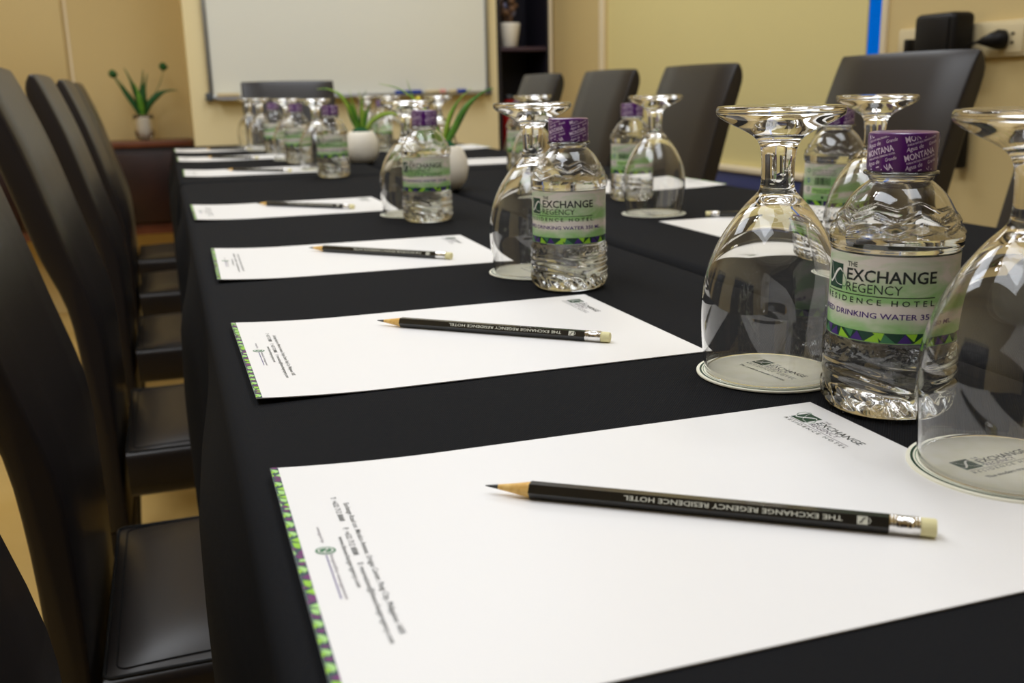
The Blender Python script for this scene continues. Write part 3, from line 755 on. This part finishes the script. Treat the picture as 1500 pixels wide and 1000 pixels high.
def make_goblet():
    outer = [(.0000, .1592), (.020, .1594), (.032, .1600), (.0352, .1602), (.0366, .1592), (.0370, .1572), (.0364, .1552), (.034, .1530), (.030, .1507), (.0245, .1480), (.0195, .1455), (.0152, .1428),
             (.0124, .1400), (.0108, .1365), (.0100, .132), (.0096, .126), (.0095, .120), (.0099, .1145), (.0112, .1105), (.0145, .1068), (.0185, .1025), (.0245, .0945), (.0305, .0855), (.0360, .0745), (.0402, .0620),
             (.0424, .0500), (.0430, .0400), (.0427, .0300), (.0418, .0190), (.0406, .0090), (.0394, .0012), (.0390, .0003)]
    inner = [(.0384, .0003), (.0382, .0012), (.0394, .0090), (.0406, .0190), (.0415, .0300), (.0418, .0400), (.0412, .0500), (.0390, .0618), (.0347, .0738), (.0291, .0843), (.0230, .0928), (.0165, .1000), (.0100, .1045), (.005, .1062), (0, .1068)]
    o = smoothcurve(outer, 3); i = smoothcurve(inner, 3)
    return lathe('wine_goblet', [(max(r, 0), z) for r, z in o] + [(max(r, 0), z) for r, z in i], MT['glass'], 80)
GB = make_goblet(); tag(GB, '', 'goblet', 'inverted wine goblets on coasters')
gob = [(.3535, .3355, 0.10, 'clear goblet upside down at the right edge, in front of the big water bottle'),
       (.3405, .5130, -PI / 2 + .12, 'large clear goblet upside down, just left of the biggest water bottle'),
       (.3290, .9050, -1.5, 'clear goblet upside down on the left table, behind the second water bottle'),
       (.3275, 1.4250, -1.5, 'clear goblet upside down, half hidden by the third water bottle'),
       (.335, 2.40, -1.4, 'clear goblet upside down behind the first bottle of the far left table'),
       (.315, 2.80, -1.4, 'clear goblet upside down behind the middle bottle of the far left table'),
       (.290, 3.33, -1.4, 'clear goblet upside down behind the farthest left bottle'),
       (.282, 3.67, -1.4, 'farthest clear goblet upside down of the left row, before the head chair'),
       (.636, .800, 1.5, 'clear goblet upside down on the right table, before the big chair back'),
       (.638, 1.262, 1.5, 'clear goblet upside down on the right table with a bottle close behind it'),
       (.672, 1.845, 1.5, 'clear goblet upside down on the right table by the farthest right chairs'),
       (.652, 2.48, 1.5, 'clear goblet upside down on the far right table, nearest there'),
       (.648, 3.05, 1.5, 'clear goblet upside down on the far right table, middle one'),
       (.672, 3.52, 1.5, 'clear goblet upside down at the far end of the right table')]
for k, (x, y, a, lb) in enumerate(gob):
    cl = lb.replace('large clear', 'clear').replace('clear goblet upside down', 'round cream coaster under the goblet').replace('in front of', 'before')
    if k == 0:
        COA.location = (x, y, .7508); COA.rotation_euler = (0, 0, a); COA['label'] = cl
        GB.location = (x, y, .7522); GB['label'] = lb
    else:
        dup(COA, (x, y, .7508 if y > .6 or x > .5 else .7508), a, cl); dup(GB, (x, y, .7522), a, lb)

# ---------------------------------------------------------------- water bottles
def tri(x):
    x = x % 1.0; return 1 - 4 * abs(x - .5)
BP = [(24, 0), (28, .6), (31.2, 2.6), (33, 6), (33.8, 11), (34.0, 18), (34.2, 27), (34.3, 33), (33.9, 37.5), (32.9, 40.5), (32.3, 42), (32.3, 44), (32.4, 66), (32.4, 88), (32.6, 89.2), (33.6, 90.6),
      (33.9, 93), (33.2, 95.5), (32.0, 99), (30.8, 102.5), (29.0, 107), (26.9, 111), (24.6, 115), (21.8, 118.4), (18.6, 121.4), (16.0, 123.5), (15.1, 124.6), (15.0, 127)]
def bottle_radius(th, z, r):
    if 3 < z < 34:
        e = min(1, (z - 3) / 4) * min(1, (34 - z) / 4)
        up = min(1, max(0, (z - 10) / 6))
        w_ = math.sin(2 * PI * (z / 8.5 + 2 * th / (2 * PI)) + 1.3 * math.sin(3 * th)); r += up * e * 1.15 * (math.copysign(abs(w_) ** .7, w_)) * (.55 + .45 * math.sin(4 * th + z * .15))
        r += (1 - up) * e * 1.0 * math.cos(18 * th + .25 * z)
    if 33 < z < 40:
        e = min(1, (z - 33) / 1.5, (40 - z) / 1.5)
        r += e * .45 * noise.noise(Vector((math.cos(th) * 22, math.sin(th) * 22, z * .55))) * 2
    if 93 < z < 114:
        for zc, A in ((107.2, .6), (101.0, .65)):
            zz = zc + 2.2 * tri(8 * th / (2 * PI)) + .8 * math.sin(3 * th)
            t_ = min(1, max(0, (zz - z) / 1.3 + .5)); r += A * (t_ * t_ * (3 - 2 * t_)) * min(1, (z - 93) / 3.5) + .75 * math.exp(-((z - zz + .7) / .6) ** 2)
    return r
def bottle_shell(inset, ztop, dz=1.0, seg=176):
    pr = smoothcurve(BP, 5); zs = []
    z = 0.0
    while z < ztop: zs.append(z); z += (dz if not 95 < z < 112 else .5) if (z > 2) else .35
    zs.append(ztop)
    def base(z):
        for a, b in zip(pr, pr[1:]):
            if a[1] <= z <= b[1] and b[1] > a[1]: return a[0] + (b[0] - a[0]) * (z - a[1]) / (b[1] - a[1])
        return pr[-1][0]
    rings = []
    for z in zs:
        rings.append([((bottle_radius(2 * PI * k / seg, z, base(z)) - inset) / 1000 * math.cos(2 * PI * k / seg),
                       (bottle_radius(2 * PI * k / seg, z, base(z)) - inset) / 1000 * math.sin(2 * PI * k / seg), max(z, inset) / 1000) for k in range(seg)])
    return rings, seg
def stitch_rings(vs, fs, rings, seg):
    st = []
    for rg in rings: st.append(len(vs)); vs += rg
    for a, b in zip(st, st[1:]):
        for k in range(seg): fs.append((a + k, a + (k + 1) % seg, b + (k + 1) % seg, b + k))
    return st
def make_bottle():
    t = thing('water_bottle', 'bottle', 'bottle', (0, 0, 0), 0, 'small water bottles with hotel labels')
    vs = []; fs = []
    ro, seg = bottle_shell(0, 127); ri, _ = bottle_shell(.45, 127)
    ri = [[(x, y, z + (.0 if i else .0)) for x, y, z in rg] for i, rg in enumerate(ri)]
    a = stitch_rings(vs, fs, ro, seg); b = stitch_rings(vs, fs, ri, seg)
    for k in range(seg): fs.append((a[-1] + k, a[-1] + (k + 1) % seg, b[-1] + (k + 1) % seg, b[-1] + k))
    def cap(st, z):   # concave base
        c = []
        prev = st
        for f, h in ((.7, .0016), (.35, .0034)):
            base = len(vs)
            for k in range(seg): x, y, _ = vs[st + k]; vs.append((x * f, y * f, z + h * (1 + .25 * math.cos(22 * 2 * PI * k / seg))))
            for k in range(seg): fs.append((prev + k, prev + (k + 1) % seg, base + (k + 1) % seg, base + k))
            prev = base
        vs.append((0, 0, z + .004)); n = len(vs) - 1
        for k in range(seg): fs.append((prev + k, prev + (k + 1) % seg, n))
    cap(a[0], 0); cap(b[0], .00045)
    bd = link('bottle_body', fix(mesh('bottle_body', vs, fs, MT['pet'])), t)
    vs = []; fs = []
    rw, _ = bottle_shell(.22, 96.5, 1.0); c = stitch_rings(vs, fs, rw, seg); cap(c[0], .0002)
    vs.append((0, 0, .0965)); n = len(vs) - 1
    for k in range(seg): fs.append((c[-1] + k, c[-1] + (k + 1) % seg, n))
    me = fix(mesh('water', vs, fs, MT['water'])); me.set_sharp_from_angle(angle=.9); link('water', me, bd)
    # neck, collar and cap
    lathe('neck_ring', [(.0151, .1235), (.0158, .1245), (.0165, .1262), (.0186, .1272), (.0190, .1280), (.0186, .1288), (.0172, .1292), (.0150, .1292), (.0150, .1235)], MT['pet'], 64, t)
    cp = lathe('bottle_cap', [(0, .1290), (.0165, .1290), (.0172, .1294), (.0174, .1310), (.0174, .1470), (.0171, .1483), (.0160, .1489), (.008, .1487), (0, .1487)], MT['cap'], 72, t, sharp=.7)
    rf = .01752; p = Print()
    for c_ in range(5):
        for r_ in range(-2, 3):
            u = c_ * 22 + 1.6; v = 134.3 + r_ * 9.3 - (0, 1.6, 3.2, 4.8, -1.2)[c_]
            cl = (129.6, 147.4); k = .27
            p.text('MONTANA', u, v, u + 17, v + 3.3, MT['capink'], .02, rot=k, clip=cl)
            p.text('Agua de', u + 0.5, v + 4.2, u + 9.5, v + 7.0, MT['capink'], .01, shear=.3, rot=k, clip=cl)
            p.text('PURE & NATURAL DRINKING WATER', u + .8, v - 1.5, u + 17.6, v - .5, MT['capink'], .02, rot=k, clip=cl)
            p.text('Grande', u + 12.2, v - 1.2, u + 18, v + .6, MT['capink'], .01, shear=.3, rot=k, clip=cl)
    p.build('cap_lettering', lambda u, v: (rf * math.cos(u / 17.5), rf * math.sin(u / 17.5), v / 1000), cp)
    # label sleeve
    rl = .03262
    lb = lathe('label', [(rl, .0428), (rl, .0880)], MT['label'], 120, t)
    R_ = .03272
    wrap = lambda u, v, e=0: ((R_ + e) * math.cos(u / 32.7), (R_ + e) * math.sin(u / 32.7), v / 1000)
    p = Print(); emblem(p, -41.6, 68.4, 13.4); em = p.build('emblem', lambda u, v: wrap(u, v), lb)
    p = Print(); emblem_curves(p, -41.6, 68.4, 13.4, MT['whiteink'], MT['greenlt']); p.build('emblem_curve', lambda u, v: wrap(u, v, .00012), lb)
    p = Print(); K = MT['ink']
    p.text('THE', -24.8, 81.4, -18.6, 84.0, K, .01)
    p.text('EXCHANGE', -25, 74.2, 22.4, 80.6, K, .018)
    p.text('REGENCY', -25, 68.4, 5.0, 73.2, K, 0)
    p.rect(-43, 66.8, 22.2, 67.3, K, 16)
    p.text('RESIDENCE HOTEL', -43, 62.6, 22.2, 65.6, K, .012, spacing=1.6)
    p.text('PURIFIED DRINKING WATER 350 ML.', -55, 55.6, 32, 58.6, MT['purpleink'], .012)
    p.build('front_lettering', wrap, lb); p = Print()
    # back print: small rows, barcode, round marks
    for k, rw_ in enumerate(('FOR YOUR ENJOYMENT AND REFRESHMENT', 'STORE IN A COOL DRY PLACE AWAY FROM', 'DIRECT SUNLIGHT AND STRONG ODOURS')):
        p.text(rw_, 88, 80.2 - k * 2.4, 116, 81.8 - k * 2.4, MT['greyink'], .006)
    rnd = random.Random(8); u = 92.0
    while u < 110: w_ = rnd.choice((.3, .5, .8)); p.rect(u, 65.6, u + w_, 73.6, K); u += w_ + rnd.choice((.3, .45, .7))
    p.rect(88, 56, 114, 62.5, MT['palegreen'], 8); p.text('DRINKING WATER', 90, 58.4, 112, 60.4, MT['green'], .01)
    p.text('PURIFIED', 95, 56.4, 107, 57.8, MT['green'], .01)
    for vv, m in ((80.5, MT['greenlt']), (70, MT['blue']), (60, MT['greenlt'])):
        p.ribbon([(82 + 2.2 * math.cos(a), vv + 2.2 * math.sin(a)) for a in [2 * PI * k / 16 for k in range(16)]], .9, m, True)
    p.poly([(102 + 1.5 * math.cos(a), 52 + 1.5 * math.sin(a)) for a in [2 * PI * k / 12 for k in range(12)]], MT['green'])
    p.build('back_print', wrap, lb)
    # triangle band along the lower edge
    p = Print(); p.rect(-102, 43.2, 102, 48.4, MT['green'], 60); bd_ = p.build('pattern_band', wrap, lb)
    p = Print(); u = -102; cyc = [MT['purpleink'], MT['lime'], MT['greenlt'], MT['purpleink'], MT['lime']]; k = 0
    while u < 94:
        m = cyc[k % 5]
        p.fine([(u, 43.3), (u + 7.5, 43.3), (u + 1.5 + (k % 3) * 2.4, 48.2)], m)
        if k % 2: p.fine([(u + 4, 48.3), (u + 10, 48.3), (u + 8.5, 44.2)], cyc[(k + 3) % 5])
        u += 8.16; k += 1
    p.build('band_triangles', lambda u, v: wrap(u, v, .00012), lb)
    return t
WB = make_bottle()
bot = [(.3629, .4338, None, 'biggest water bottle, nearest the camera, between the two large goblets'),
       (.3333, .8252, None, 'second water bottle from the camera, sharp logo, on the left table'),
       (.3335, 1.3456, None, 'third water bottle from the camera, in front of the white plant pot'),
       (.3333, 2.1639, None, 'fourth water bottle along the left, beside the left white plant pot'),
       (.322, 2.67, None, 'fifth water bottle along the left, on the far table'),
       (.316, 3.17, None, 'farthest water bottle of the left row, on the far table'),
       (.701, .945, 'b', 'water bottle with its barcode side showing, before the big right chair'),
       (.692, 1.447, 'b', 'water bottle with barcode side showing, behind a right table goblet'),
       (.727, 2.065, 'b', 'water bottle with pale back label near the red canister'),
       (.662, 2.68, 'b', 'water bottle on the far right table, nearest one there'),
       (.665, 3.25, 'b', 'water bottle on the far right table, middle one'),
       (.690, 3.68, 'b', 'water bottle at the far end of the right table')]
for k, (x, y, s, lb) in enumerate(bot):
    a = math.atan2(-y, -x)
    if s: a += PI - .35
    if k == 0: WB.location = (x, y, .7505); WB.rotation_euler = (0, 0, a); WB['label'] = lb
    else: dup(WB, (x, y, .7505), a, lb)

# ---------------------------------------------------------------- potted plants on the table
def pot_plant(name, label, x, y, leaves, extra=None):
    t = thing(name, label, 'plant', (x, y, .7505), 0, None)
    lathe('pot', [(0, 0), (.022, 0), (.030, .004), (.040, .018), (.0437, .036), (.042, .054), (.036, .069), (.031, .0765), (.028, .078), (.026, .0765), (.026, .066), (0, .064)], MT['pot'], 48, t)
    bm = bmesh.new(); bmesh.ops.create_icosphere(bm, subdivisions=3, radius=.024)
    for v in bm.verts: v.co = Vector((v.co.x, v.co.y, v.co.z * .6)) * (1 + .25 * noise.noise(v.co * 220)) + Vector((0, 0, .0735))
    link('moss', bmm('moss', bm, MT['moss']), t)
    for P, w, m in leaves: blade(P, w * 1.35, m, 'leaf', t, fold=.25)
    return t
A, B = MT['leaf'], MT['leaflt']
p1 = pot_plant('potted_grass_plant', 'grassy green plant in a round white pot, left one on the table', .470, 2.565,
    [([(0, 0, .07), (-.02, 0, .12), (-.045, 0, .165), (-.075, 0, .183), (-.105, 0, .184)], .009, B), ([(0, 0, .07), (-.012, 0, .11), (-.025, 0, .145), (-.04, 0, .165)], .009, A),
     ([(0, 0, .07), (-.008, .01, .11), (-.016, .01, .15), (-.022, .01, .18)], .008, B), ([(.004, 0, .07), (.006, 0, .11), (.004, 0, .15), (.0, 0, .178)], .009, B),
     ([(.005, 0, .07), (.012, 0, .11), (.022, 0, .135), (.03, 0, .15)], .008, A), ([(.003, -.01, .07), (.03, -.01, .105), (.07, -.01, .12), (.105, -.01, .112), (.14, -.01, .09)], .009, B),
     ([(-.004, .01, .07), (-.015, .01, .12), (-.035, .01, .155), (-.05, .01, .16)], .007, B), ([(-.002, -.005, .07), (-.018, 0, .10), (-.03, 0, .13), (-.034, 0, .15)], .008, A),
     ([(.0, .01, .07), (.004, .01, .12), (.012, .01, .16), (.022, .01, .18)], .007, A)])
p2 = pot_plant('potted_grass_plant', 'round white pot with long arching blades behind the third bottle', .470, 1.762,
    [([(.0, 0, .07), (.02, 0, .105), (.045, 0, .145), (.078, 0, .17), (.098, 0, .176)], .010, A), ([(-.002, 0, .07), (.010, 0, .12), (.03, 0, .155), (.056, 0, .178)], .007, B),
     ([(-.004, 0, .07), (-.012, 0, .11), (-.04, 0, .15), (-.075, 0, .178), (-.112, 0, .188)], .006, B), ([(-.004, .01, .07), (-.03, .01, .12), (-.05, .01, .165), (-.06, .01, .195)], .005, B),
     ([(0, 0, .07), (-.008, -.01, .10), (-.02, -.01, .13)], .007, A), ([(.004, .01, .07), (.012, .01, .10), (.016, .01, .13)], .007, A)])
for dx, dz, m in ((-.045, .150, MT['yellow']), (-.040, .160, MT['yellow']), (-.032, .142, MT['yellow']), (-.030, .128, MT['yellow']), (-.036, .150, MT['violet']), (-.026, .135, MT['violet'])):
    bm = bmesh.new(); bmesh.ops.create_icosphere(bm, subdivisions=2, radius=.0055)
    for v in bm.verts: v.co = v.co * (1 + .5 * noise.noise(v.co * 400)) + Vector((dx, .012, dz))
    link('flower', bmm('flower', bm, m), p2)
for P in ([(0, .01, .07), (-.02, .012, .11), (-.042, .012, .15)], [(0, .01, .07), (-.012, .012, .10), (-.030, .012, .13)]):
    bm = bmesh.new(); tube(bm, smoothcurve(P, 4), .0012, 6); link('stem', bmm('stem', bm, MT['leaf']), p2)
